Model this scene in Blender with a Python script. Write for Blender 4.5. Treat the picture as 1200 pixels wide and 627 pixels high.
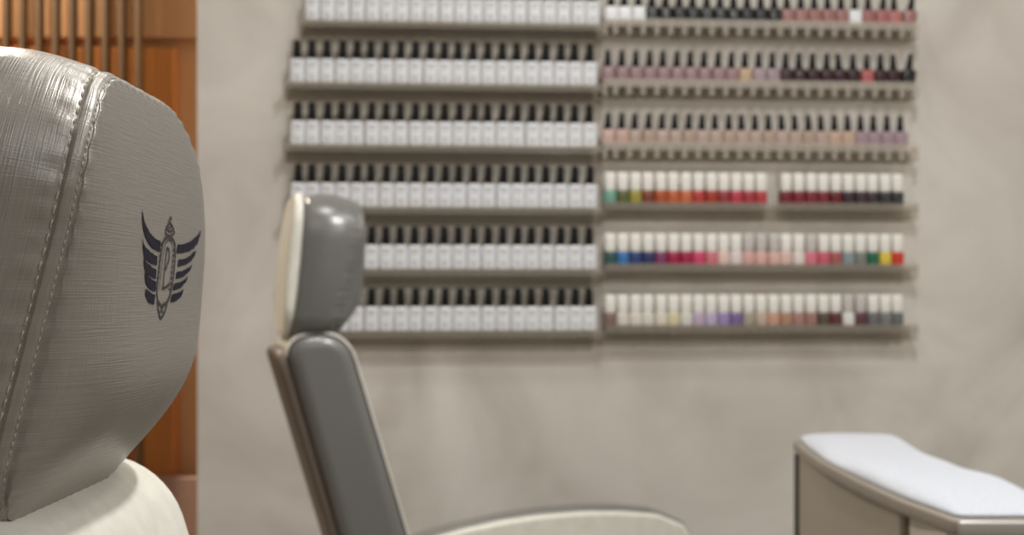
import bpy, bmesh, math, random
from mathutils import Vector, Matrix
random.seed(7)
PI = math.pi
D = bpy.data
for o in list(D.objects): D.objects.remove(o)
S = bpy.context.scene
C = S.collection

# ------------------------------------------------------------------ camera, world, lights, exposure
CAM_Z = 1.05
cam = D.cameras.new('camera'); co = D.objects.new('camera', cam); C.objects.link(co)
co.location = (0, 0, CAM_Z); co.rotation_euler = (PI/2, 0, 0)
cam.sensor_width = 36; cam.lens = 36*1667/1200; cam.shift_y = 31.5/1200; cam.clip_start = .02
cam.dof.use_dof = True; cam.dof.focus_distance = .70; cam.dof.aperture_fstop = 12.5
S.camera = co

w = D.worlds.new('world'); S.world = w; w.use_nodes = True
w.node_tree.nodes['Background'].inputs[0].default_value = (1, .97, .93, 1)
w.node_tree.nodes['Background'].inputs[1].default_value = .25

S.view_settings.view_transform = 'Standard'; S.view_settings.look = 'None'
S.view_settings.gamma = 1; S.view_settings.use_curve_mapping = False
S.view_settings.exposure = -0.49

def area(name, loc, power, size, col=(1, .95, .88), target=None, shape='DISK', size_y=None):
    l = D.lights.new(name, 'AREA'); l.energy = power; l.shape = shape; l.size = size
    if size_y: l.size_y = size_y
    l.color = col
    o = D.objects.new(name, l); C.objects.link(o); o.location = loc
    if target:
        o.rotation_euler = (Vector(target)-Vector(loc)).to_track_quat('-Z', 'Y').to_euler()
    return o
COOL = (.93, .97, 1.0); WARM = (1, .965, .92)
for x, y, p in ((-.25, 2.0, 10), (.75, 2.05, 5), (1.6, 2.1, 6)):
    area('ceiling_downlight', (x, y, 2.68), p, .16, WARM)
for x, y, p in ((-.9, .55, 4),):
    area('ceiling_downlight', (x, y, 2.68), p, .16, (1, .96, .9))
area('ceiling_spot', (.46, 1.38, 2.68), 42, .12, (1, .98, .95))
area('ceiling_spot', (1.4, .3, 2.68), 15, .12, (1, .98, .95))
area('ceiling_panel', (.9, -1.0, 2.7), 20, 1.0, COOL, shape='SQUARE')
area('wood_room_lamp', (-1.5, 3.45, 2.68), 64, .15, (1, .87, .70))

# ------------------------------------------------------------------ materials
def mat(name, col, rough=.5, metal=0, spec=.5, sheen=0, coat=0):
    m = D.materials.new(name); m.use_nodes = True
    b = m.node_tree.nodes['Principled BSDF']
    b.inputs['Base Color'].default_value = (*col, 1); b.inputs['Roughness'].default_value = rough
    b.inputs['Metallic'].default_value = metal; b.inputs['Specular IOR Level'].default_value = spec
    b.inputs['Sheen Weight'].default_value = sheen; b.inputs['Coat Weight'].default_value = coat
    return m
def N(m, t, **kw):
    n = m.node_tree.nodes.new(t)
    for k, v in kw.items(): setattr(n, k, v)
    return n
def L(m, a, b): m.node_tree.links.new(a, b)
def bsdf(m): return m.node_tree.nodes['Principled BSDF']
def lin(r, g, b): return tuple(((c/255+.055)/1.055)**2.4 if c > 10 else c/255/12.92 for c in (r, g, b))

def noise_colour(m, c1, c2, scale, detail=5, coord='Object', sc=(1, 1, 1), distortion=0, lo=.35, hi=.65):
    tc = N(m, 'ShaderNodeTexCoord'); mp = N(m, 'ShaderNodeMapping'); mp.inputs['Scale'].default_value = sc
    nz = N(m, 'ShaderNodeTexNoise'); nz.inputs['Scale'].default_value = scale; nz.inputs['Detail'].default_value = detail
    nz.inputs['Distortion'].default_value = distortion
    cr = N(m, 'ShaderNodeValToRGB')
    cr.color_ramp.elements[0].position = lo; cr.color_ramp.elements[1].position = hi
    cr.color_ramp.elements[0].color = (*c1, 1); cr.color_ramp.elements[1].color = (*c2, 1)
    L(m, tc.outputs[coord], mp.inputs[0]); L(m, mp.outputs[0], nz.inputs[0]); L(m, nz.outputs[0], cr.inputs[0])
    L(m, cr.outputs[0], bsdf(m).inputs['Base Color'])
    return mp, nz, cr
def bump(m, src, strength, dist=.001):
    bp = N(m, 'ShaderNodeBump'); bp.inputs['Strength'].default_value = strength; bp.inputs['Distance'].default_value = dist
    L(m, src, bp.inputs['Height']); L(m, bp.outputs[0], bsdf(m).inputs['Normal'])

# trowelled plaster
M_wall = mat('trowelled_plaster', (.5, .5, .5), .75, spec=.25)
mp, nz, cr = noise_colour(M_wall, lin(194, 188, 180), lin(222, 218, 211), 2.3, 6, distortion=1.6, lo=.3, hi=.7)
bump(M_wall, nz.outputs[0], .25, .004)
M_plain = mat('painted_wall', lin(208, 205, 199), .8)
M_ceiling = mat('ceiling_paint', lin(235, 232, 226), .9)
M_floor = mat('floor_tile', lin(150, 142, 132), .35)
noise_colour(M_floor, lin(140, 132, 122), lin(160, 152, 142), 6)

def wood(name, c1, c2, rough=.35):
    m = mat(name, c1, rough)
    mp, nz, cr = noise_colour(m, c1, c2, 9, 4, sc=(1.2, 1.2, .12), lo=.3, hi=.7)
    return m
M_wood = wood('warm_wood', lin(184, 112, 52), lin(204, 134, 70))
M_wood2 = wood('pale_wood', lin(190, 142, 100), lin(204, 158, 116))
M_slat = wood('slat_wood', lin(80, 56, 30), lin(94, 68, 38), .6)
M_bench = wood('pinkish_wood', lin(168, 132, 116), lin(180, 146, 130), .5)

# embossed grey leatherette: crossed fine lines through UVs laid out in metres
def leatherette(name, c1, c2, rough=.36, metal=.35, strength=.5):
    m = mat(name, c1, rough, metal, .5)
    tc = N(m, 'ShaderNodeTexCoord')
    def lines(sx, sy):
        mp = N(m, 'ShaderNodeMapping'); mp.inputs['Scale'].default_value = (sx, sy, 1)
        nz = N(m, 'ShaderNodeTexNoise'); nz.inputs['Scale'].default_value = 1; nz.inputs['Detail'].default_value = 2.5
        nz.inputs['Roughness'].default_value = .6
        L(m, tc.outputs['UV'], mp.inputs[0]); L(m, mp.outputs[0], nz.inputs[0])
        return nz.outputs[0]
    a, b = lines(1300, 40), lines(22, 1300)
    aw = N(m, 'ShaderNodeMath', operation='MULTIPLY'); aw.inputs[1].default_value = .7; L(m, a, aw.inputs[0])
    bw = N(m, 'ShaderNodeMath', operation='MULTIPLY'); bw.inputs[1].default_value = 1.3; L(m, b, bw.inputs[0])
    add = N(m, 'ShaderNodeMath', operation='ADD'); L(m, aw.outputs[0], add.inputs[0]); L(m, bw.outputs[0], add.inputs[1])
    cr = N(m, 'ShaderNodeValToRGB'); cr.color_ramp.elements[0].position = .36; cr.color_ramp.elements[1].position = .64
    half = N(m, 'ShaderNodeMath', operation='MULTIPLY'); half.inputs[1].default_value = .5
    L(m, add.outputs[0], half.inputs[0]); L(m, half.outputs[0], cr.inputs[0])
    cr.color_ramp.elements[0].color = (0, 0, 0, 1); cr.color_ramp.elements[1].color = (1, 1, 1, 1)
    mx = N(m, 'ShaderNodeMix', data_type='RGBA')
    mx.inputs[6].default_value = (*c1, 1); mx.inputs[7].default_value = (*c2, 1)
    L(m, cr.outputs[0], mx.inputs[0]); L(m, mx.outputs[2], bsdf(m).inputs['Base Color'])
    bump(m, cr.outputs[0], strength, .0006)
    return m
M_grey = leatherette('grey_leatherette', lin(148, 144, 138), lin(160, 156, 150), .33, .42, .32)
M_greyside = leatherette('smooth_grey_leatherette', lin(112, 112, 110), lin(124, 124, 122), .28, .15, .10)
M_cream = mat('cream_leatherette', lin(226, 221, 206), .5, sheen=.1)
noise_colour(M_cream, lin(219, 217, 206), lin(227, 226, 216), 60, 3)
M_taupe = mat('taupe_leatherette', lin(104, 92, 82), .5)  # shade on the backrest's rear is put into this darker leather tone
M_thread = mat('pale_thread', lin(200, 194, 180), .6)
M_navy = mat('navy_print', lin(24, 24, 40), .6, spec=.15)
M_ink = mat('grey_print', lin(62, 61, 62), .6, spec=.15)
M_steel = mat('brushed_steel', (.6, .6, .6), .3, 1)
M_black = mat('black_plastic', (.012, .011, .010), .4)
M_capblack = mat('black_cap', (.008, .007, .006), .5, spec=.2)
M_capwhite = mat('white_cap', lin(244, 242, 236), .4)
M_label = mat('label_print', lin(176, 176, 180), .6)
M_slab = mat('greige_laminate', lin(146, 139, 130), .5)
M_pedestal = mat('taupe_laminate', lin(158, 150, 139), .5)
M_alu = mat('silver_edge', lin(190, 188, 184), .35, .6)
M_towel = mat('white_terry', lin(238, 240, 244), .95, spec=.1, sheen=.3)
mp, nz, cr = noise_colour(M_towel, lin(190, 197, 209), lin(204, 210, 220), 300, 3)
bump(M_towel, nz.outputs[0], .8, .003)

def acrylic(name, col, opaque, rough=.15):
    m = mat(name, col, rough)
    out = m.node_tree.nodes['Material Output']
    tr = N(m, 'ShaderNodeBsdfTransparent'); tr.inputs[0].default_value = (.94, .925, .90, 1)
    mx = N(m, 'ShaderNodeMixShader'); mx.inputs[0].default_value = opaque
    L(m, tr.outputs[0], mx.inputs[1]); L(m, bsdf(m).outputs[0], mx.inputs[2]); L(m, mx.outputs[0], out.inputs[0])
    return m
M_acryl = acrylic('clear_acrylic', lin(200, 194, 184), .17)

M_frost = acrylic('frosted_acrylic', lin(226, 220, 210), .26, .4)
_pol = {}
def polish(rgb):
    if rgb not in _pol:
        g = sum(rgb)/3; m = mat('polish_%d_%d_%d' % rgb, lin(*[c*.86+g*.14 for c in rgb]), .3, coat=.2); _pol[rgb] = m
    return _pol[rgb]

# ------------------------------------------------------------------ helpers
def obj(name, bm, m, parent=None, smooth=True, recalc=True):
    if recalc: bmesh.ops.recalc_face_normals(bm, faces=bm.faces)
    me = D.meshes.new(name); bm.to_mesh(me); bm.free()
    for p in me.polygons: p.use_smooth = smooth
    for x in (m if isinstance(m, (list, tuple)) else [m]): me.materials.append(x)
    o = D.objects.new(name, me); C.objects.link(o)
    if parent: o.parent = parent
    return o
def tag(o, label, cat, group=None):
    o['label'] = label; o['category'] = cat
    if group: o['group'] = group
    return o
def struct(name, bm, m, label=None, parent=None, smooth=False):
    o = obj(name, bm, m, parent, smooth)
    if not parent: o['kind'] = 'structure'
    if label: o['label'] = label
    return o
def empty(name, loc, rz=0):
    o = D.objects.new(name, None); C.objects.link(o); o.location = loc; o.rotation_euler = (0, 0, rz)
    o.empty_display_size = .1
    return o
def box(bm, x0, x1, y0, y1, z0, z1, bev=0, M=None):
    r = bmesh.ops.create_cube(bm, size=1)
    vs = r['verts']
    for v in vs: v.co = Vector(((x0+x1)/2+v.co.x*(x1-x0), (y0+y1)/2+v.co.y*(y1-y0), (z0+z1)/2+v.co.z*(z1-z0)))
    if bev:
        es = list({e for v in vs for e in v.link_edges})
        r = bmesh.ops.bevel(bm, geom=es, offset=bev, segments=3, profile=.5, affect='EDGES')
        vs = list({v for f in r['faces'] for v in f.verts} | {v for v in vs if v.is_valid})
    if M:
        for v in vs: v.co = M @ v.co
    return bm
def lathe(prof, seg=24, squash=None, n4=None):
    """profile (r, z); n4: superellipse exponent for squarish sections"""
    bm = bmesh.new(); rings = []
    for r, z in prof:
        ring = []
        for k in range(seg):
            a = 2*PI*(k+.5)/seg; c, s = math.cos(a), math.sin(a)
            q = 1 if not n4 else (abs(c)**n4+abs(s)**n4)**(-1/n4)
            ring.append(bm.verts.new((r*c*q, r*s*q, z)))
        rings.append(ring)
    for a, b in zip(rings, rings[1:]):
        for k in range(seg): bm.faces.new((a[k], a[(k+1) % seg], b[(k+1) % seg], b[k]))
    bm.faces.new(rings[0][::-1]); bm.faces.new(rings[-1])
    return bm
def round_poly(pts, radii, seg=8):
    """closed polygon with filleted corners"""
    out = []; n = len(pts)
    for i in range(n):
        p = Vector(pts[i]); a = (Vector(pts[i-1])-p); b = (Vector(pts[(i+1) % n])-p)
        r = radii[i] if isinstance(radii, (list, tuple)) else radii
        a.normalize(); b.normalize()
        ang = a.angle(b)
        if r <= 1e-6 or ang > PI-.02: out.append(p); continue
        t = r/math.tan(ang/2); p0 = p+a*t; p1 = p+b*t
        c = p+(a+b).normalized()*(r/math.sin(ang/2))
        v0 = p0-c; v1 = p1-c
        a0 = math.atan2(v0.y, v0.x); da = math.atan2(v1.y, v1.x)-a0
        while da > PI: da -= 2*PI
        while da < -PI: da += 2*PI
        for k in range(seg+1):
            t_ = a0+da*k/seg; out.append(c+Vector((math.cos(t_), math.sin(t_)))*r)
    return out
def resample(pts, n):
    pts = [Vector(p) for p in pts]; m = len(pts)
    seg = [(pts[(i+1) % m]-pts[i]).length for i in range(m)]; tot = sum(seg); out = []
    i = 0; acc = 0
    for k in range(n):
        d = tot*k/n
        while acc+seg[i] < d and i < m-1: acc += seg[i]; i += 1
        out.append(pts[i].lerp(pts[(i+1) % m], (d-acc)/max(seg[i], 1e-9)))
    return out
def normals2(pts):
    n = len(pts); area_ = sum(pts[i].x*pts[(i+1) % n].y-pts[(i+1) % n].x*pts[i].y for i in range(n))
    s = 1 if area_ > 0 else -1; out = []
    for i in range(n):
        t = (pts[(i+1) % n]-pts[i-1]).normalized(); out.append(Vector((t.y, -t.x))*s)
    return out
def pillow(outline, levels, f, bm=None):
    """skin rings of a closed outline: levels = (inset, depth); f maps (a, b, depth) to a point; both ends capped"""
    bm = bm or bmesh.new()
    pts = [Vector(p) for p in outline]; nn = normals2(pts); rings = []
    for ins, d in levels:
        rings.append([bm.verts.new(f(p.x-n.x*ins, p.y-n.y*ins, d)) for p, n in zip(pts, nn)])
    K = len(pts)
    for a, b in zip(rings, rings[1:]):
        for k in range(K): bm.faces.new((a[k], a[(k+1) % K], b[(k+1) % K], b[k]))
    for ring in (rings[0][::-1], rings[-1]):
        c = Vector((0, 0, 0))
        for v in ring: c += v.co
        c = bm.verts.new(c/len(ring))
        for k in range(K): bm.faces.new((ring[k], ring[(k+1) % K], c))
    return bm
def bev_levels(d0, d1, r, seg=5):
    lv = []
    for k in range(seg+1):
        a = PI/2*k/seg; lv.append((r*(1-math.sin(a)), d0+r*(1-math.cos(a))))
    for k in range(seg+1):
        a = PI/2*(1-k/seg); lv.append((r*(1-math.sin(a)), d1-r*(1-math.cos(a))))
    e = r*.25
    return [(r+e, d0)]+lv+[(r+e, d1)]
def tube(bm, pts, r, seg=6, closed=False):
    pts = [Vector(p) for p in pts]; n = len(pts); rings = []
    up = Vector((0, 0, 1))
    for i in range(n):
        a = pts[i-1] if (i or closed) else pts[i]; b = pts[(i+1) % n] if (i < n-1 or closed) else pts[i]
        t = (b-a).normalized(); x = t.cross(up)
        if x.length < 1e-4: x = t.cross(Vector((1, 0, 0)))
        x.normalize(); y = t.cross(x)
        rings.append([bm.verts.new(pts[i]+(x*math.cos(2*PI*k/seg)+y*math.sin(2*PI*k/seg))*r) for k in range(seg)])
    R_ = range(n if closed else n-1)
    for i in R_:
        a, b = rings[i], rings[(i+1) % n]
        for k in range(seg): bm.faces.new((a[k], a[(k+1) % seg], b[(k+1) % seg], b[k]))
    if not closed: bm.faces.new(rings[0][::-1]); bm.faces.new(rings[-1])
    return bm

# ------------------------------------------------------------------ the room
TH = math.radians(4.5)
WU = Vector((math.cos(TH), math.sin(TH), 0)); WN = Vector((math.sin(TH), -math.cos(TH), 0)); W0 = Vector((0, 3.15, 0))
def wp(s, d, z): return W0+WU*s+WN*d+Vector((0, 0, z))
WM = Matrix(((WU.x, WN.x, 0, W0.x), (WU.y, WN.y, 0, W0.y), (0, 0, 1, 0), (0, 0, 0, 1)))
struct('floor', box(bmesh.new(), -3, 2.4, -2.4, 4.2, -.1, 0), M_floor)
struct('ceiling', box(bmesh.new(), -3, 2.4, -2.4, 4.2, 2.75, 2.85), M_ceiling)
def wall_box(s0, s1, d0, d1, z0, z1, bm=None, bev=0): return box(bm or bmesh.new(), s0, s1, d0, d1, z0, z1, bev, WM)
struct('wall_back', wall_box(-.688, 2.42, -.14, 0, 0, 2.75, bev=.004), M_wall, 'greige trowelled plaster wall behind the polish shelves')
struct('wall_right', box(bmesh.new(), 2.3, 2.4, -2.4, 4.2, 0, 2.75), M_plain)
struct('wall_front', box(bmesh.new(), -3, 2.4, -2.4, -2.3, 0, 2.75), M_plain)
struct('wall_left', box(bmesh.new(), -3, -2.9, -2.4, 4.2, 0, 2.75), M_plain)
struct('wall_alcove', box(bmesh.new(), -2.9, -.45, 4.06, 4.2, 0, 2.75), M_wood2, 'pale wood wall of the passage beyond the plaster wall')
struct('wall_alcove_side', box(bmesh.new(), -.55, -.45, 3.27, 4.06, 0, 2.75), M_plain)
# wood panelling beyond the wall end
struct('trim_1', box(bmesh.new(), -2.9, -.95, 4.0, 4.06, .50, 1.745, .004), M_wood, 'orange wood lower panel in the passage')
struct('trim_2', box(bmesh.new(), -2.9, -.552, 4.02, 4.06, 1.775, 2.74, .004), M_wood2, 'pale wood upper panel in the passage')
struct('trim_3', box(bmesh.new(), -2.9, -.552, 3.96, 4.06, 0, .54, .004), M_bench, 'pinkish wood base panel in the passage')
# slatted screen in front of it
sc = empty('slatted_screen', (-1.8, 3.9, 0))
tag(sc, 'dark wood slatted screen standing before the orange wood panels', 'screen')
for k in range(26):
    px = 163-19.4*k
    x = (px-600)/1667*3.9
    obj('slat', box(bmesh.new(), x-.008+1.8, x+.008+1.8, -.02, .02, .06, 2.70, .003), M_slat, sc)
xl = (163-19.4*25-600)/1667*3.9
for z0, z1 in ((0, .06), (2.70, 2.75)):
    obj('rail', box(bmesh.new(), xl-.02+1.8, (163-600)/1667*3.9+.02+1.8, -.025, .025, z0, z1, .004), M_slat, sc)

# ------------------------------------------------------------------ salon chairs
HW, HV = .131, .104     # headrest half width, half height, corner radius
def fs(v):                        # how far the seam lies behind the front plane
    u = max(0, .085-v)
    return -.002-(2.2*u*u if u < .059 else 2.2*.059**2+.26*(u-.059))-3.5*max(0, v-.075)**2
def fback(v): return -.110+.10*v
def vtop(v, f): return v+(.013*math.tanh(max(0, -f)/.055)*v/HV if v > 0 else 0)
OUT = round_poly([(-HW, -.113), (HW, -.113), (HW, HV), (-HW, HV)], [.034, .098, .102, .066], 24)
NT = 420
OUTR = resample(OUT, NT)          # starts on the near bottom corner, runs along the bottom to the far side, over the top, down the near side
OUTN = normals2(OUTR)
PERIM = sum((OUTR[(i+1) % NT]-OUTR[i]).length for i in range(NT))
STITCH = .0085
def ss(a, b, x):
    t = max(0, min(1, (x-a)/(b-a))); return t*t*(3-2*t)
def side_pt(i, d):
    """on the boxing strip at distance d behind the seam, along outline sample i"""
    p, n = OUTR[i % NT], OUTN[i % NT]
    f = max(fs(p.y)-d, fback(p.y))
    arc = PERIM*(i % NT)/NT
    h = -.0012*math.exp(-(d/.0016)**2) - .0011*math.exp(-((d-STITCH)/.0016)**2) + .0007*ss(.001, .003, d)*(1-ss(STITCH-.003, STITCH-.001, d))
    puck = math.sin(2*PI*arc/.0132+1.1*math.sin(arc*61))*.5+math.sin(2*PI*arc/.031+2)*.5
    h += .0007*puck*math.exp(-((d-STITCH-.004)/.006)**2)+.0004*puck*(1-ss(0, STITCH, d))
    span = fs(p.y)-fback(p.y)
    h += (.006+.009*max(0, 1-(p.y/.10)**2))*math.sin(PI*min(1, d/max(span, .02)))
    e = min(1, max(0, 1-(span-d)/.012))               # turn in towards the back shell
    h -= .010*e*e
    q = p+n*h
    return Vector((f, q.x, vtop(q.y, f)))
def panel_pt(i, rho):
    p = OUTR[i % NT]; q = p*rho
    f0 = fs(p.y); F = .004-7*max(0, -q.y-.03)**2-.8*max(0, q.y-.02)**2
    g = (max(0, 1-rho**4))**.5
    f = f0+(F-f0)*g
    arc = PERIM*(i % NT)/NT
    puck = math.sin(2*PI*arc/.0132+1.1*math.sin(arc*61))
    f += .0006*puck*math.exp(-((1-rho)/.02)**2)*(1 if rho < 1 else 0)
    f -= .0006*math.exp(-((1-rho)/.008)**2)
    return Vector((f, q.x, vtop(q.y, f)))
def panel_f(wv, v):
    """front surface depth at (w, v)"""
    best = None; a = math.atan2(v, wv); r = math.hypot(wv, v)
    lo = None
    for i in range(NT):
        p, q = OUTR[i], OUTR[(i+1) % NT]
        c1 = p.x*v-p.y*wv; c2 = q.x*v-q.y*wv
        if c1*c2 <= 0 and (p.x*wv+p.y*v) > 0:
            t = c1/(c1-c2) if c1 != c2 else 0
            e = p.lerp(q, t); rho = r/e.length
            x0 = panel_pt(i, rho); return x0
    return panel_pt(0, 0)
def headrest_mesh():
    bm = bmesh.new(); uv = bm.loops.layers.uv.new('UVMap')
    ds = [.0005*k for k in range(0, 40)]+[.02+.0045*k for k in range(0, 26)]
    rings = []; uvs = []
    for d in reversed(ds):
        rings.append([bm.verts.new(side_pt(i, d)) for i in range(NT)])
        uvs.append([(PERIM*i/NT, -d) for i in range(NT+1)])
    nside = len(rings)
    rhos = [1-.004*k for k in range(1, 12)]+[.95-.02*k for k in range(0, 46)]
    rhos = [r for r in rhos if r > .02]
    for r in rhos:
        rings.append([bm.verts.new(panel_pt(i, r)) for i in range(NT)])
        uvs.append([(OUTR[i % NT].x*r+3, OUTR[i % NT].y*r+3) for i in range(NT+1)])
    for j in range(len(rings)-1):
        a, b = rings[j], rings[j+1]
        for k in range(NT):
            k2 = (k+1) % NT
            try: f = bm.faces.new((a[k], a[k2], b[k2], b[k]))
            except ValueError: continue
            ua = uvs[j] if not (j == nside-1) else [(OUTR[i % NT].x+3, OUTR[i % NT].y+3) for i in range(NT+1)]
            ub = uvs[j+1]
            for lp, t in zip(f.loops, (ua[k], ua[k+1], ub[k+1], ub[k])): lp[uv].uv = t
    f = bm.faces.new(rings[-1]); 
    for lp in f.loops: lp[uv].uv = (3+lp.vert.co.y, 3+lp.vert.co.z)
    bm.faces.new(rings[0][::-1])
    return bm
def stitches():
    bm = bmesh.new()
    for d, pitch, ln, r in ((STITCH, .0062, .0044, .00042), (.0012, .0040, .0026, .00030)):
        n = int(PERIM/pitch)
        for k in range(n):
            pts = []
            for j in range(4):
                s = (k+.5)*pitch+(j/3-.5)*ln
                i = s/PERIM*NT; i0 = int(math.floor(i)); t = i-i0
                p = side_pt(i0, d).lerp(side_pt(i0+1, d), t)
                n2 = OUTN[i0 % NT]
                lift = (.0005 if j in (1, 2) else -.0002)
                pts.append(p+Vector((0, n2.x, n2.y))*lift)
            tube(bm, pts, r, 5)
    return bm

# winged emblem: outlines in millimetres across and up the front panel
FEATHERS = [
 ([(-57.8, 40.5),(-55.2, 36),(-51.8, 32.8),(-45.7, 29.7),(-35.9, 26.7),(-21.1, 25.4)], [(-57.8, 40.5),(-57.3, 34.7),(-54.8, 28.7),(-48.3, 24),(-35.9, 20.7),(-23, 19.5)]),
 ([(-57.8, 25.6),(-54.3, 22.1),(-44.8, 19.2),(-35.9, 17.8),(-28.1, 17.1)], [(-57.8, 25.6),(-56, 19.3),(-51.3, 14.9),(-40.3, 12.7),(-29, 12)]),
 ([(-54.8, 16.5),(-50.9, 13.8),(-41.2, 11.3),(-35.9, 10.5),(-29.9, 9.9)], [(-54.8, 16.5),(-53.9, 11.5),(-50.9, 8.6),(-42.6, 5.9),(-31.3, 4.9)]),
 ([(-52.6, 8.8),(-47, 6.3),(-38.1, 4.3),(-34.1, 3.8),(-30.4, 3.4)], [(-52.6, 8.8),(-51.8, 4.3),(-49.6, 1.9),(-42.6, -0.8),(-32.2, -1.9)]),
 ([(-50.5, -0.2),(-45.7, -1.6),(-38.1, -2.9),(-35, -3.3),(-32.2, -3.5)], [(-50.5, -0.2),(-51.3, -2.9),(-49.6, -5),(-43.9, -7.8),(-35, -8.5)]),
 ([(83.5, 36.8),(66.8, 31.9),(52.4, 28.6),(34.2, 26.3),(18.3, 25.2)], [(83.5, 36.8),(73.9, 29.8),(58.1, 24.6),(38.6, 21.4),(15.2, 20.1)]),
 ([(68, 24.6),(52.4, 20.7),(41.3, 18.7),(30.5, 17.4),(19.9, 16.7)], [(68, 24.6),(61, 20.3),(54.1, 17.8),(38.6, 14.4),(18.3, 12.7)]),
 ([(54.1, 14.7),(41.3, 12.4),(32.1, 11),(23.6, 10.2),(16.3, 9.8)], [(54.1, 14.7),(49.6, 11.7),(43, 9.9),(30.5, 7),(13.2, 5.8)]),
 ([(43, 7.8),(33.1, 5.4),(25.1, 4.3),(17.3, 3.7),(10.1, 3.2)], [(43, 7.8),(39.7, 5.2),(34.8, 3.6),(22.5, 0.5),(6.1, -0.9)]),
 ([(32.1, 0.2),(22.5, -1.5),(16.3, -2.1),(10.1, -2.5),(4.6, -2.9)], [(32.1, 0.2),(28.9, -2.7),(23.6, -4.7),(12.2, -6.8),(1.1, -7.6)]),
]
def cr_eval(p, t):
    n = len(p)-1; x = t*n; i = min(int(x), n-1); u = x-i
    P = lambda k: Vector(p[max(0, min(n, k))])
    a, b, c, d = P(i-1), P(i), P(i+1), P(i+2)
    return .5*((2*b)+(c-a)*u+(2*a-5*b+4*c-d)*u*u+(3*b-a-3*c+d)*u**3)
def emblem_feathers(half):
    bm = bmesh.new()
    for a, b in half:
        rows = []
        for k in range(15):
            t = k/14
            p, q = cr_eval(a, t), cr_eval(b, t)
            row = []
            for j in range(5):
                e = p.lerp(q, j/4); x = panel_f(e.x/1000, e.y/1000)
                row.append(bm.verts.new(x+Vector((.0004, 0, 0))))
            rows.append(row)
        for r0, r1 in zip(rows, rows[1:]):
            for j in range(4):
                bm.faces.new((r0[j], r0[j+1], r1[j+1], r1[j]))
    bmesh.ops.remove_doubles(bm, verts=bm.verts, dist=1e-6)
    return bm
def emblem_crest():
    bm = bmesh.new()
    def stroke(pts, wd):
        n = max(6, len(pts)*5); P = [cr_eval(pts, k/n) for k in range(n+1)]
        rows = []
        for k, p in enumerate(P):
            t = (P[min(n, k+1)]-P[max(0, k-1)]).normalized(); m = Vector((-t.y, t.x))*wd/2
            rows.append([bm.verts.new(panel_f(*((p+m*s)/1000))+Vector((.00035, 0, 0))) for s in (-1, 1)])
        for a, b in zip(rows, rows[1:]): bm.faces.new((a[0], a[1], b[1], b[0]))
    # oval frame, double line
    stroke([(-1.9, 28.7),(-12.6, 26.5),(-18.3, 21.6),(-22.1, 14.5),(-25.8, 6.3),(-28.6, -0.6),(-26.7, -6.4),(-21.1, -8.8)], 1.8)
    stroke([(-1.9, 28.7),(9.1, 26.7),(12.2, 21.3),(11.1, 14),(7.1, 5.5),(2.1, -1.7),(-5.8, -7.1),(-17.4, -9)], 1.8)
    stroke([(-2.9, 26.8),(-9.7, 24.8),(-14, 20.5),(-17.8, 13.4),(-21.6, 5.2),(-23.9, -0.6)], 0.8)
    stroke([(-1.9, 26.9),(5.1, 25.3),(7.1, 20.6),(5.6, 13.9),(1.6, 5.4),(-2.4, -0.6)], 0.8)
    # crown and scrolls
    stroke([(1.1, 36.6),(-5.8, 33.9),(-9.7, 30.4),(-1.9, 28.8)], 1.6); stroke([(1.1, 36.6),(7.1, 34.2),(10.1, 31.2),(0.1, 28.9)], 1.6)
    stroke([(-6.8, 32.6),(1.1, 31.5),(9.1, 33.4)], 1.4); stroke([(-1.9, 36.7),(3.1, 39.6),(5.1, 37.7)], 1.2)
    stroke([(-4.8, 35.1),(-0.9, 33.4),(6.1, 34.9)], 1.0)
    stroke([(-17.4, 24.5), (-20.2, 23.4)], 1.6); stroke([(12.2, 25.6), (10.1, 24.4)], 1.6)
    stroke([(-18.6, 21.5), (-21.4, 20.3)], 1.6); stroke([(10.8, 22.4), (8.8, 21.2)], 1.6)
    stroke([(-19.8, 18.4), (-22.6, 17.3)], 1.6); stroke([(9.5, 19.2), (7.5, 18.1)], 1.6)
    stroke([(-21, 15.3), (-23.9, 14.2)], 1.6); stroke([(8.2, 16), (6.2, 14.9)], 1.6)
    stroke([(-22.3, 12.3), (-25.1, 11.2)], 1.6); stroke([(6.9, 12.9), (4.9, 11.7)], 1.6)
    stroke([(-23.5, 9.2), (-26.3, 8.1)], 1.6); stroke([(5.6, 9.7), (3.6, 8.6)], 1.6)
    stroke([(-24.7, 6.2), (-27.5, 5.1)], 1.6); stroke([(4.3, 6.6), (2.3, 5.5)], 1.6)
    stroke([(-25.9, 3.2), (-28.7, 2.1)], 1.6); stroke([(3, 3.4), (1, 2.3)], 1.6)
    stroke([(-27.1, 0.2), (-29.9, -0.9)], 1.6); stroke([(1.7, 0.3), (-0.3, -0.8)], 1.6)
    # foot of the frame
    stroke([(-27.7, -6.6),(-25.8, -11),(-22.1, -15.3),(-19.3, -15.8)], 1.8); stroke([(-5.8, -6.7),(-9.7, -11.2),(-16.4, -14.9),(-19.3, -15.8)], 1.8)
    stroke([(-21.1, -8.8),(-17.4, -10.5),(-12.6, -8.6)], 1.2); stroke([(-22.1, -12.8),(-18.3, -11.7),(-15.5, -13.3)], 1.2)
    # slim letter in the oval
    stroke([(-6.8, 22.4),(-9.7, 16),(-12.6, 9.4),(-15, 0.6)], 1.4)
    stroke([(-6.8, 22.4),(-1.9, 20.9),(-2.4, 16.1),(-6.8, 12.7),(-9.7, 10)], 1.6)
    stroke([(-17.4, 0.1),(-10.2, 0.6),(-3.9, 2.1),(-2.9, 3.3)], 1.6)
    return bm

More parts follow.
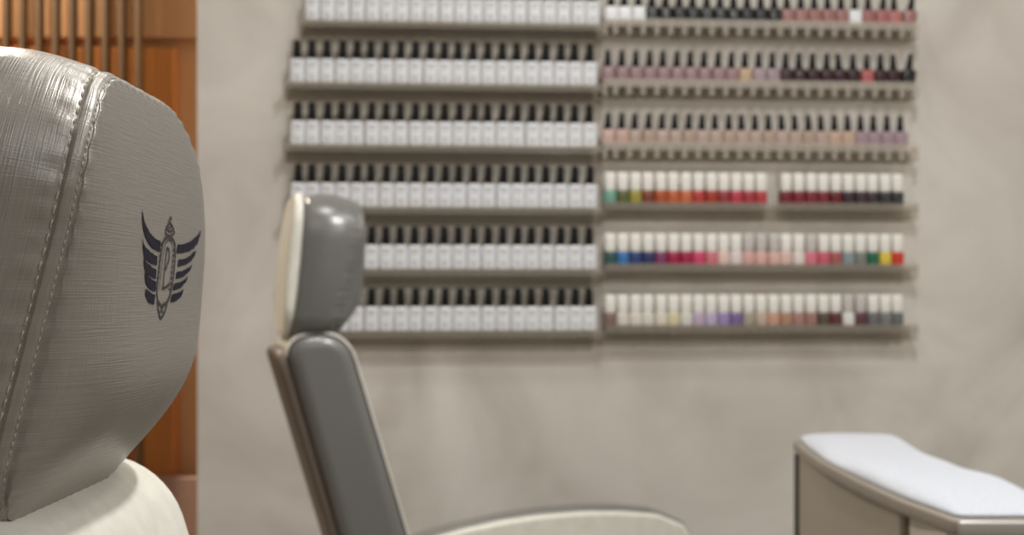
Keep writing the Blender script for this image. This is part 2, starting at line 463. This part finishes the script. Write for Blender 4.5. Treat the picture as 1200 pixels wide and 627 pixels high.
SHELL_OUT = resample(round_poly([(-.134, -.112), (.134, -.112), (.132, .107), (-.132, .107)], .05, 14), 160)
BACK = [(-.030, -.098), (.120, -.600), (.0, -.600), (-.140, -.112)]
def salon_chair(loc, rz, lift, label, emblem):
    """local x forward, y away to the left, z up; headrest front plane at x = XH, headrest centre at z = ZH"""
    XH, ZH = -.30, 1.053+lift
    root = empty('salon_chair', loc, rz)
    tag(root, label, 'chair', None)
    sh = Vector((XH, 0, ZH))
    def shift(bm):
        for v in bm.verts: v.co += sh
        return bm
    hr = obj('headrest', shift(headrest_mesh()), M_grey if emblem else M_greyside, root)
    hr['label'] = 'embossed grey leatherette headrest cushion' if emblem else 'smooth grey headrest cushion'
    if emblem: obj('stitching', shift(stitches()), M_thread, hr)
    if emblem:
        for half in (FEATHERS[:5], FEATHERS[5:]):
            e = obj('emblem_wing', shift(emblem_feathers(half)), M_navy, hr, recalc=False); e['label'] = 'navy printed feathered wing'
        e = obj('crest', shift(emblem_crest()), M_ink, hr, recalc=False); e['label'] = 'grey printed oval crest between the wings'
    # cream shell behind the cushion, bulging lower down
    def shf(a, b, d):
        return Vector((XH+fback(b)-.002-d-.016*math.sin(PI*min(1, max(0, (.12-b)/.232)))*(d/.02), a, ZH+vtop(b, -.11)))
    s = obj('headrest_shell', pillow(SHELL_OUT, bev_levels(-.003, .008, .005), shf), M_cream, root); s['label'] = 'cream headrest shell'
    # backrest: cream centre wrapped over the top, grey side bolsters, back with shade put into its taupe
    prof = resample(round_poly([(x, z) for x, z in BACK], [.058, .04, .04, .036], 14), 150)
    fl = lambda a, b, d: Vector((XH+a, d, ZH+b))
    back = obj('backrest', pillow(prof, bev_levels(-.126, .126, .006), fl), M_cream, root); back['label'] = 'cream front and top of the backrest'
    for s_ in (-1, 1):
        lv = [(i+.004, s_*d) for i, d in bev_levels(.112, .146, .023, 8)]
        obj('side_bolster', pillow(prof, lv, fl), M_greyside, back)['label'] = 'grey side of the backrest'
    p0, p1 = Vector((-.1405, -.135)), Vector((-.008, -.58))
    tdir = (p1-p0).normalized(); nrm = Vector((tdir.y, -tdir.x))
    ol = resample(round_poly([(-.131, 0), (.131, 0), (.131, (p1-p0).length), (-.131, (p1-p0).length)], .03, 8), 120)
    def bk(a, b, d):
        q = p0+tdir*b+nrm*d; return Vector((XH+q.x, a, ZH+q.y))
    if nrm.x > 0: nrm = -nrm
    obj('back_panel', pillow(ol, bev_levels(-.022, .008, .010), bk), M_taupe, back)['label'] = 'back panel of the backrest, shade put into its taupe colour'
    # seat, armrests, base
    z0 = lift
    so = resample(round_poly([(-.26, -.20), (.30, -.20), (.30, .20), (-.26, .20)], [.03, .08, .08, .03], 10), 140)
    obj('seat', pillow(so, bev_levels(.31+z0, .43+z0, .035), lambda a, b, d: Vector((a, b, d))), M_greyside, root)
    arm = [(-.22, .520), (-.149, .545), (-.08, .562), (0, .576), (.08, .585), (.165, .589), (.24, .587), (.314, .579), (.3686, .556), (.392, .518), (.40, .47), (.38, .36), (-.10, .36), (-.19, .46)]
    arm = [(a, b+z0+.006) for a, b in arm]
    arm = resample(arm, 160)
    for s_ in (-1, 1):
        fa = lambda a, b, d: Vector((a, d, b))
        a_ = obj('armrest', pillow(arm, [(i, s_*d) for i, d in bev_levels(.222, .292, .008)], fa), M_greyside, root)
        a_['label'] = 'grey armrest with cream inner side'
        inner = arm
        lv = [(i+.005, s_*d) for i, d in bev_levels(.208, .228, .008)]
        obj('side_panel', pillow(inner, lv, fa), M_cream, a_)['label'] = 'cream inner side of the armrest'
    obj('pedestal', lathe([(.05, .03), (.05, .20), (.04, .21), (.04, .305+z0), (.10, .31+z0)], 32), M_steel, root)
    obj('base', lathe([(.27, 0), (.275, .008), (.26, .018), (.12, .03), (.05, .04)], 48), M_steel, root)
    bm = box(bmesh.new(), .24, .36, -.14, .14, .14+z0, .165+z0, .008)
    fr = obj('footrest', bm, M_black, root)
    bm = bmesh.new()
    for s_ in (-1, 1): tube(bm, [(.22, s_*.10, .35+z0), (.27, s_*.10, .27+z0), (.30, s_*.10, .152+z0)], .012, 10)
    obj('footrest_arm', bm, M_steel, fr)
    return root
near = salon_chair((.108, .781, 0), 0, 0, 'grey and cream salon chair in front with a winged emblem on its stitched headrest', True)
far = salon_chair((.028, 2.49, 0), math.radians(13), .042, 'plain grey and cream salon chair seen side-on before the polish shelves', False)

# ------------------------------------------------------------------ acrylic shelves and polish bottles
ORD = ['first', 'second', 'third', 'fourth', 'fifth', 'sixth', 'seventh', 'eighth', 'ninth', 'tenth', 'eleventh', 'twelfth', 'thirteenth', 'fourteenth',
       'fifteenth', 'sixteenth', 'seventeenth', 'eighteenth', 'nineteenth', 'twentieth', 'twenty-first', 'twenty-second', 'twenty-third', 'twenty-fourth']
TIER = ['top', 'second', 'third', 'fourth', 'fifth', 'bottom']
LZ = [1.640, 1.506, 1.372, 1.238, 1.104, .970]
RZ = [1.650, 1.5175, 1.3795, 1.249, 1.1145, .980]
def shelf(side, i, s0, s1, z):
    root = empty('acrylic_shelf', wp((s0+s1)/2, 0, z), TH)
    h = (s1-s0)/2
    tag(root, 'clear acrylic %s shelf of the %s-hand block of polish shelves' % (TIER[i], side), 'shelf', 'acrylic polish shelves')
    # local x along the wall, local -y out of the wall
    obj('base_plate', box(bmesh.new(), -h, h, -.062, 0, -.005, -.001, .001), M_acryl, root, False)
    obj('back_plate', box(bmesh.new(), -h, h, -.004, -.0005, -.034, -.005, .001), M_acryl, root, False)
    bm = box(bmesh.new(), -h, h, -.066, -.062, -.015, .004, .0015)  # lip deepened so its band stands in for shade below the shelf
    if side == 'right' and i < 3:          # ribs added to imitate light and dark stripes under the slim-capped bottles
        for k in range(24):
            x = .206+.0305*(k-.5)-(s0+s1)/2
            box(bm, max(-h, x-.006), x+.006, -.069, -.061, -.032, -.002, .0025)
    obj('front_lip', bm, M_frost if side == 'right' and i < 3 else M_acryl, root, False)
    for x in (-h+.002, h-.002):
        obj('end_plate', box(bmesh.new(), x-.002, x+.002, -.062, -.004, -.034, -.005, .001), M_acryl, root, False)
for i, z in enumerate(LZ):
    s1 = .196 if i else .1935
    shelf('left', i, -.462 if i == 0 else -.494, s1, z)
for i, z in enumerate(RZ):
    shelf('right', i, .1995, .9, z)

def body_gel(): # square-shouldered opaque bottle
    return lathe([(.0135, 0), (.0152, .0012), (.0154, .003), (.0154, .047), (.0148, .0515), (.0110, .0530), (.0088, .0535)], 24, n4=5)
def cap_gel():
    return lathe([(.0098, .0537), (.0100, .0545), (.0094, .068), (.0082, .0925), (.0070, .094)], 16)
def body_polish():
    return lathe([(.0132, 0), (.0149, .0012), (.0150, .003), (.0150, .029), (.0142, .0322), (.0095, .0337), (.0078, .034)], 24, n4=6)
def cap_polish():
    return lathe([(.0084, .0342), (.0086, .035), (.0068, .050), (.0050, .069), (.0040, .070)], 16)
def body_mini():
    return lathe([(.0118, 0), (.0133, .0012), (.0137, .004), (.0137, .0255), (.0127, .0288), (.0105, .0298)], 20, n4=5)
def cap_mini():
    return lathe([(.0116, .0300), (.0120, .0308), (.0120, .062), (.0116, .0675), (.0100, .069)], 20, n4=5)
def front_label(r, z0, z1, half):
    """thin printed strip wrapped on the bottle front (towards -y)"""
    bm = bmesh.new()
    for k, (za, zb, hw) in enumerate(((z1-.004, z1, half), (z1-.011, z1-.008, half*.7), (z0+.010, z0+.012, half*.8), (z0+.003, z0+.007, half*.5))):
        vs = [bm.verts.new((x, -r, z)) for x, z in ((-hw, za), (hw, za), (hw, zb), (-hw, zb))]
        vb = [bm.verts.new((v.co.x, -r+.0012, v.co.z)) for v in vs]
        bm.faces.new(vs); bm.faces.new(vb[::-1])
        for j in range(4): bm.faces.new((vs[j], vb[j], vb[(j+1) % 4], vs[(j+1) % 4]))
    return bm
def proto(body, cap, bcol, ccol):
    b = obj('nail_polish_bottle', body(), polish(bcol)); c = obj('cap', cap(), ccol, b)
    return b
WHITE = (232, 235, 240)
P = {}
P['gel'] = proto(body_gel, cap_gel, WHITE, M_capblack)
lb = obj('printed_label', front_label(.0157, .006, .045, .0095), M_label, P['gel'], False)
P['pol'] = proto(body_polish, cap_polish, (150, 120, 120), M_capblack)
P['mini'] = proto(body_mini, cap_mini, (150, 120, 120), M_capwhite)
used = set()
def bottle(kind, s, z, rgb, label, group, d=.034, tilt=0, capmat=None):
    first = kind not in used; used.add(kind)
    src = P[kind]
    if first: o = src; kids = list(src.children)
    else:
        o = src.copy(); C.objects.link(o); kids = []
        for ch in src.children:
            c = ch.copy(); C.objects.link(c); c.parent = o; kids.append(c)
        for k in ('label', 'category', 'group'):
            if k in o: del o[k]
    for t in [o]+kids:
        t.material_slots[0].link = 'OBJECT'
        t.material_slots[0].material = {'cap': capmat or (M_capwhite if kind == 'mini' else M_capblack), 'pri': M_label}.get(t.name[:3], polish(rgb))
    o.location = wp(s, d+random.uniform(-.002, .002), z); o.rotation_euler = (0, tilt, TH+random.uniform(-.05, .05))
    tag(o, label, 'nail polish', group)
    return o
# left block: opaque white bottles
for i, z in enumerate(LZ):
    n = 20 if i == 0 else 21
    for k in range(n):
        s = (-.436+.0321*k) if i == 0 else (-.4685+.0318*k)
        r = n-1-k
        pos = ORD[k]+' from left' if k < 11 and i < 4 else ORD[r]+' from right'
        bottle('gel', s+random.uniform(-.0006, .0006), z, WHITE, 'white polish bottle with black cap, %s on the left block\'s %s shelf' % (pos, TIER[i]), 'white bottles on the left block', tilt=random.uniform(-.01, .03))
MAUVE, LILAC = (150, 118, 122), (160, 140, 148); MAROON, BLK = (52, 12, 24), (22, 17, 20)
PINK, NUDE = (158, 108, 104), (178, 158, 144)
row1 = [WHITE]*3+[BLK]*10+[PINK]*5+[WHITE]+[(160,96,94),(170,96,94),(186,112,110),PINK]
row2 = [MAUVE]*10+[(190,160,125)]+[LILAC]*2+[MAROON]*5+[(42,10,18)]+[(180,90,90)]+[MAROON]*2+[BLK]
row3 = [(200,165,155),(196,160,148)]+[NUDE, (174,150,134), (182,158,148)]*5+[(192,162,142)]*2+[(160,135,145)]*4
def nm(c): return {WHITE: 'white', BLK: 'black', PINK: 'dusty pink', MAUVE: 'mauve', LILAC: 'lilac grey', MAROON: 'dark maroon'}.get(c)
for i, (row, s0, s1) in enumerate(((row1, .2159, .886), (row2, .2090, .884), (row3, .2090, .868))):
    names = {}
    for k, c in enumerate(row):
        s = s0+(s1-s0)*k/(len(row)-1)
        word = nm(c) or (('pink' if i < 2 else 'nude') if not (i == 1 and k in (10, 18)) else ('beige' if k == 10 else 'near-black'))
        if i == 1 and k == 19: word = 'coral pink'
        if i == 2 and k >= 19: word = 'lilac'
        pos = ORD[k]+' from left' if k < 12 else ORD[len(row)-1-k]+' from right'
        tilt = {(0, 20): .10, (0, 22): .16, (1, 22): .12}.get((i, k), random.uniform(-.015, .015))
        if i == 1 and k in (17,): tilt = -.06
        bottle('pol', s, RZ[i]+(.001 if tilt > .05 else 0), c, '%s polish bottle, slim black cap, %s on right block\'s %s shelf' % (word, pos, TIER[i]), 'slim-capped bottles on the right block', tilt=tilt)
row4 = [((110,165,145),'mint'),((88,98,44),'olive'),((160,148,48),'mustard'),((128,58,36),'brick brown'),((180,76,30),'burnt orange'),((196,92,40),'orange'),((206,100,54),'bright orange'),((190,50,50),'red'),
        ((172,50,26),'orange red'),((155,45,52),'brick red'),((195,45,66),'crimson'),((172,40,56),'crimson'),((188,50,54),'red'),None,((124,20,36),'dark red'),((132,20,42),'dark red'),((130,26,46),'dark red'),((128,30,46),'dark red'),
        ((108,10,22),'deep red'),((55,35,46),'plum black'),((62,36,50),'plum'),((56,40,50),'dark plum'),((50,50,55),'charcoal'),((44,50,50),'charcoal')]
row5 = [((40,82,82),'dark teal'),((45,115,185),'bright blue'),((35,62,122),'navy'),((40,45,104),'navy'),((130,50,98),'magenta'),((172,15,66),'crimson'),((172,20,72),'crimson'),((215,60,104),'hot pink'),((212,112,122),'salmon pink'),
        ((226,194,184),'pale pink'),((222,208,208),'whitish pink'),((218,164,158),'pink'),((222,172,166),'pale pink'),((222,176,168),'pale pink'),((220,186,176),'pale pink'),((226,212,208),'whitish'),((222,112,134),'bright pink'),((208,86,108),'pink'),
        ((170,86,86),'brownish red'),((132,148,154),'blue grey'),((122,128,122),'green grey'),((14,105,72),'green'),((226,200,60),'yellow'),((218,46,26),'bright red')]
row6 = [((134,104,98),'mauve brown'),((216,212,200),'off-white'),((220,214,204),'off-white'),((214,214,202),'off-white'),((220,214,200),'off-white'),((216,206,166),'beige yellow'),((214,212,204),'off-white'),((188,168,194),'lilac'),((184,168,200),'lilac'),
        ((154,132,186),'purple'),((122,96,156),'purple'),((166,156,142),'greige'),((192,172,152),'nude'),((204,152,128),'salmon'),((178,132,108),'tan'),((168,126,116),'mauve'),((162,116,106),'dusky rose'),((92,76,66),'dark brown'),
        ((96,45,46),'dark maroon'),((226,224,220),'white'),((98,55,66),'maroon'),((106,106,112),'grey'),((122,122,122),'grey'),((100,106,108),'slate')]
M_capgrey = mat('grey_cap', lin(205, 200, 196), .4)
for i, row in ((3, row4), (4, row5), (5, row6)):
    for k, e in enumerate(row):
        if e is None: continue
        s = .2128+.02816*k+random.uniform(-.0003, .0003)
        left = ('%s from left' % ORD[k]) if (k < 12) else '%s from right' % ORD[23-k]
        cm = M_capgrey if (i == 4 and k in (11, 12, 13, 16)) or (i == 5 and k in (19, 20)) else None
        bottle('mini', s, RZ[i], e[0], '%s polish bottle, wide %s cap, %s on right block\'s %s shelf' % (e[1], 'pale grey' if cm else 'white', left, TIER[i]), 'wide-capped bottles on the right block', d=.036, capmat=cm)

# ------------------------------------------------------------------ narrow table with towel
tb = empty('side_table', (.58, 2.0, 0))
tag(tb, 'narrow greige table on a box pedestal carrying the white towel', 'table')
top = [(.516, 1.655), (.496, 1.82), (.487, 2.03), (.486, 2.25), (.494, 2.42), (.505, 2.56), (.668, 2.62), (.66, 2.2), (.66, 1.90), (.66, 1.655)]
def spline_closed(p, n=160):
    P_ = round_poly(p, [.010, .3, .3, .3, .2, .02, .03, .3, .3, .02], 10); return resample(P_, n)
tout = spline_closed(top)
tl = lambda a, b, d: Vector((a-.58, b-2.0, d))
slab = obj('tabletop', pillow(tout, bev_levels(.768, .788, .005), tl), M_slab, tb)
obj('edge_strip', box(bmesh.new(), .518-.58, .658-.58, 1.648-2, 1.656-2, .770, .787, .003), M_alu, slab)['label'] = 'silver strip along the front edge'
ped = obj('pedestal', box(bmesh.new(), .507-.58, .650-.58, 1.86-2, 2.54-2, 0, .768, .006), M_pedestal, tb, False)
obj('leg_panel', box(bmesh.new(), .516-.58, .65-.58, 1.69-2, 1.850-2, 0, .768, .004), M_plain, tb, False)['label'] = 'pale support panel under the near end'
obj('edge_trim', box(bmesh.new(), .5035-.58, .5075-.58, 2.515-2, 2.54-2, 0, .766), M_black, ped, False)
obj('edge_trim', box(bmesh.new(), .516-.58, .53-.58, 1.852-2, 1.8595-2, 0, .766), M_taupe, ped, False)
# towel laid over the whole top
tw = [(.523, 1.668), (.503, 1.81), (.493, 2.03), (.493, 2.25), (.502, 2.40), (.516, 2.55), (.560, 2.60), (.676, 2.635), (.652, 2.2), (.658, 1.90), (.656, 1.668)]
twp = resample(round_poly(tw, [.012, .3, .3, .3, .3, .02, .1, .05, .3, .3, .02], 10), 220)
bm = bmesh.new(); rings = []
cen = Vector((.582, 2.05))
def wave(x, y): return .0030*math.sin(13*y+3*x)+.0020*math.sin(23*y-17*x+1)+.0006*math.sin(31*x+9*y)
levels = [(1.0, 0), (1.006, .002), (1.004, .0045), (.985, .0075), (.95, .0105), (.90, .013), (.80, .016), (.7, .018), (.5, .018), (.3, .018), (.1, .018), (.02, .018)]
for rho, h in levels:
    ring = []
    for p in twp:
        q = cen+(p-cen)*rho
        z = .7885+h+(h/.018)*(wave(q.x, q.y)+.003*max(0, (q.y-2.2)))
        ring.append(bm.verts.new((q.x, q.y, z)))
    rings.append(ring)
K = len(twp)
for a, b in zip(rings, rings[1:]):
    for k in range(K): bm.faces.new((a[k], a[(k+1) % K], b[(k+1) % K], b[k]))
bm.faces.new(rings[0][::-1]); bm.faces.new(rings[-1])
tag(obj('towel', bm, M_towel), 'white terry towel laid along the narrow table', 'towel')
